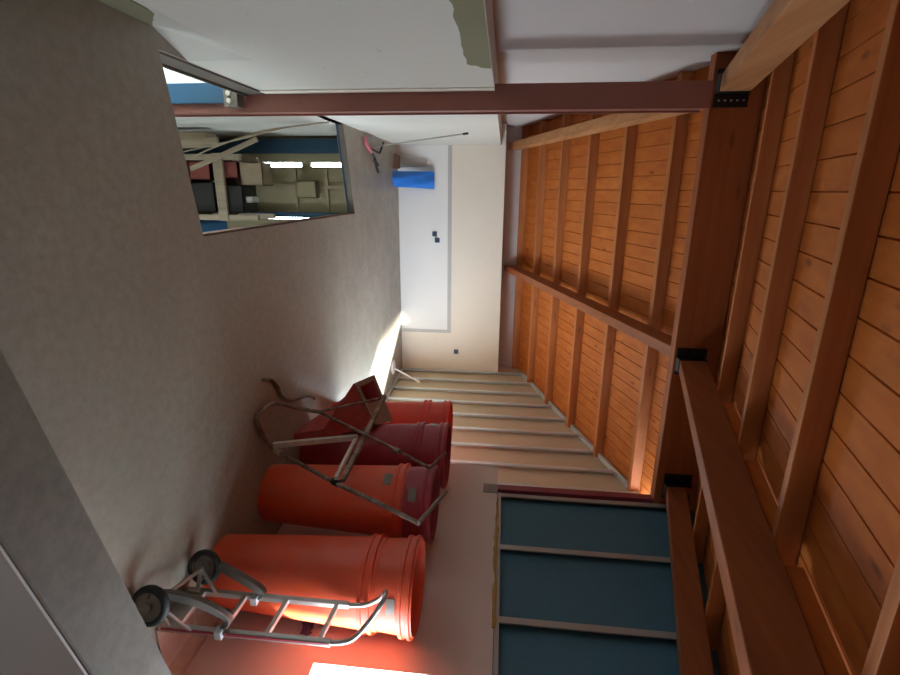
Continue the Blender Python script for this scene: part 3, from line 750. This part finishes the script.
bm = BM(); box(bm, .40, .62, 5.5, 6.6, -2.3, -2.0); tag(obj('blue_tarp_bundle', bm, M['brightblue'], bevel=.03), 'bright blue wrapped bundle right of the rack', 'bundle')
def slat(pts, lab, rad, mat=M['oldwood']):
    bm = BM(); P = smooth_path(pts, 6); n = len(P); A_ = []
    for i, p in enumerate(P):
        t = (P[min(i+1,n-1)]-P[max(i-1,0)]).normalized(); s_ = t.cross(Vector((0,1,0))).normalized(); u = t.cross(s_)
        A_.append([bm.verts.new(p+s_*a*rad+u*b*rad*.5) for a, b in ((-1,-1),(1,-1),(1,1),(-1,1))])
    for i in range(n-1):
        for j in range(4): bm.faces.new((A_[i][j], A_[i][(j+1)%4], A_[i+1][(j+1)%4], A_[i+1][j]))
    bm.faces.new(A_[0][::-1]); bm.faces.new(A_[-1])
    tag(obj('thin_batten', bm, mat), lab, 'batten', 'battens leaning in the stairwell')
slat([(-.33,5.0,-1.66), (-.455,5.0,-1.01), (-.55,4.97,-.54), (-.585,4.85,-.05)], 'long thin bent batten leaning on the white stairwell wall', .0065)
slat([(-.27,5.05,-1.62), (-.40,5.0,-1.23), (-.53,5.0,-.75), (-.58,5.0,-.29)], 'shorter thin bent batten beside the long one in the stairwell', .0065)
slat([(-.18,5.2,-1.70), (-.33,5.2,-1.3), (-.47,5.2,-.94)], 'thick pale plank end leaning across the rack', .022)
slat([(-.42,5.1,-1.75), (-.44,5.1,-1.5), (-.45,5.1,-1.3)], 'short pale stake left of the rack', .03)
bm = BM(); hexa(bm, [(-.55,5.3,Z0),(-.38,5.3,Z0),(-.38,5.5,Z0),(-.55,5.5,Z0),(-.55,5.3,-1.55),(-.42,5.3,-1.55),(-.42,5.5,-1.55),(-.55,5.5,-1.55)])
tag(obj('wooden_cabinet', bm, M['cardboard'], bevel=.004), 'narrow brown cabinet between the rack and stairwell wall', 'cabinet')

# ------------------------------------------------------------------ daylight
w = bpy.data.worlds.new('sky'); S.world = w; w.use_nodes = True
t = w.node_tree; bg = t.nodes['Background']; bg.inputs[0].default_value = (.74, .88, 1.0, 1); bg.inputs[1].default_value = 38.0
def portal(name, loc, rot, sx, sy):
    L = bpy.data.lights.new(name, 'AREA'); L.shape = 'RECTANGLE'; L.size = sx; L.size_y = sy; L.cycles.is_portal = True
    o = bpy.data.objects.new(name, L); COL.objects.link(o); o.location = loc; o.rotation_euler = rot
sl = bpy.data.lights.new('sun', 'SUN'); sl.energy = 78; sl.angle = math.radians(4); sl.color = (1, .95, .86)
so = bpy.data.objects.new('sun', sl); COL.objects.link(so); so.location = (6, -8, 6)
so.rotation_euler = Vector((-.45, .85, -.42)).to_track_quat('-Z', 'Y').to_euler()
portal('window_portal', (XR+.21, (WY0+WY1)/2, (WZ0+WZ1)/2), (0, math.radians(90), 0), WZ1-WZ0, WY1-WY0)
portal('window_portal', (XS+.06, (OY0+OY1)/2, (OZ0+OZ1)/2), (0, math.radians(90), 0), OZ1-OZ0, OY1-OY0)
portal('window_portal', ((EX0+EX1)/2, YN-.16, (EZ0+EZ1)/2), (math.radians(90), 0, math.radians(180)), EX1-EX0, EZ1-EZ0)
portal('window_portal', (3.31, 4.1, -1.8), (0, math.radians(90), 0), 1.6, .6)

# ------------------------------------------------------------------ camera
cd = bpy.data.cameras.new('camera'); cam = bpy.data.objects.new('camera', cd); COL.objects.link(cam)
cd.sensor_fit = 'HORIZONTAL'; cd.sensor_width = 36; cd.lens = 498.725/900*36; cd.clip_start = .02
R3 = [(-.0062, .1073, .9942), (.9580, -.2839, .0366), (.2862, .9528, -.1010)]
ex, ey, ez = Vector(R3[0]).normalized(), -Vector(R3[1]).normalized(), -Vector(R3[2]).normalized()
cam.matrix_world = Matrix(((ex.x, ey.x, ez.x, 0), (ex.y, ey.y, ez.y, 0), (ex.z, ey.z, ez.z, 1.6), (0, 0, 0, 1)))
S.camera = cam
S.view_settings.view_transform = 'Standard'; S.view_settings.look = 'None'; S.view_settings.gamma = 1; S.view_settings.exposure = -0.52
S.view_settings.use_curve_mapping = False
S.cycles.max_bounces = 12; S.cycles.diffuse_bounces = 8; S.cycles.sample_clamp_indirect = 6
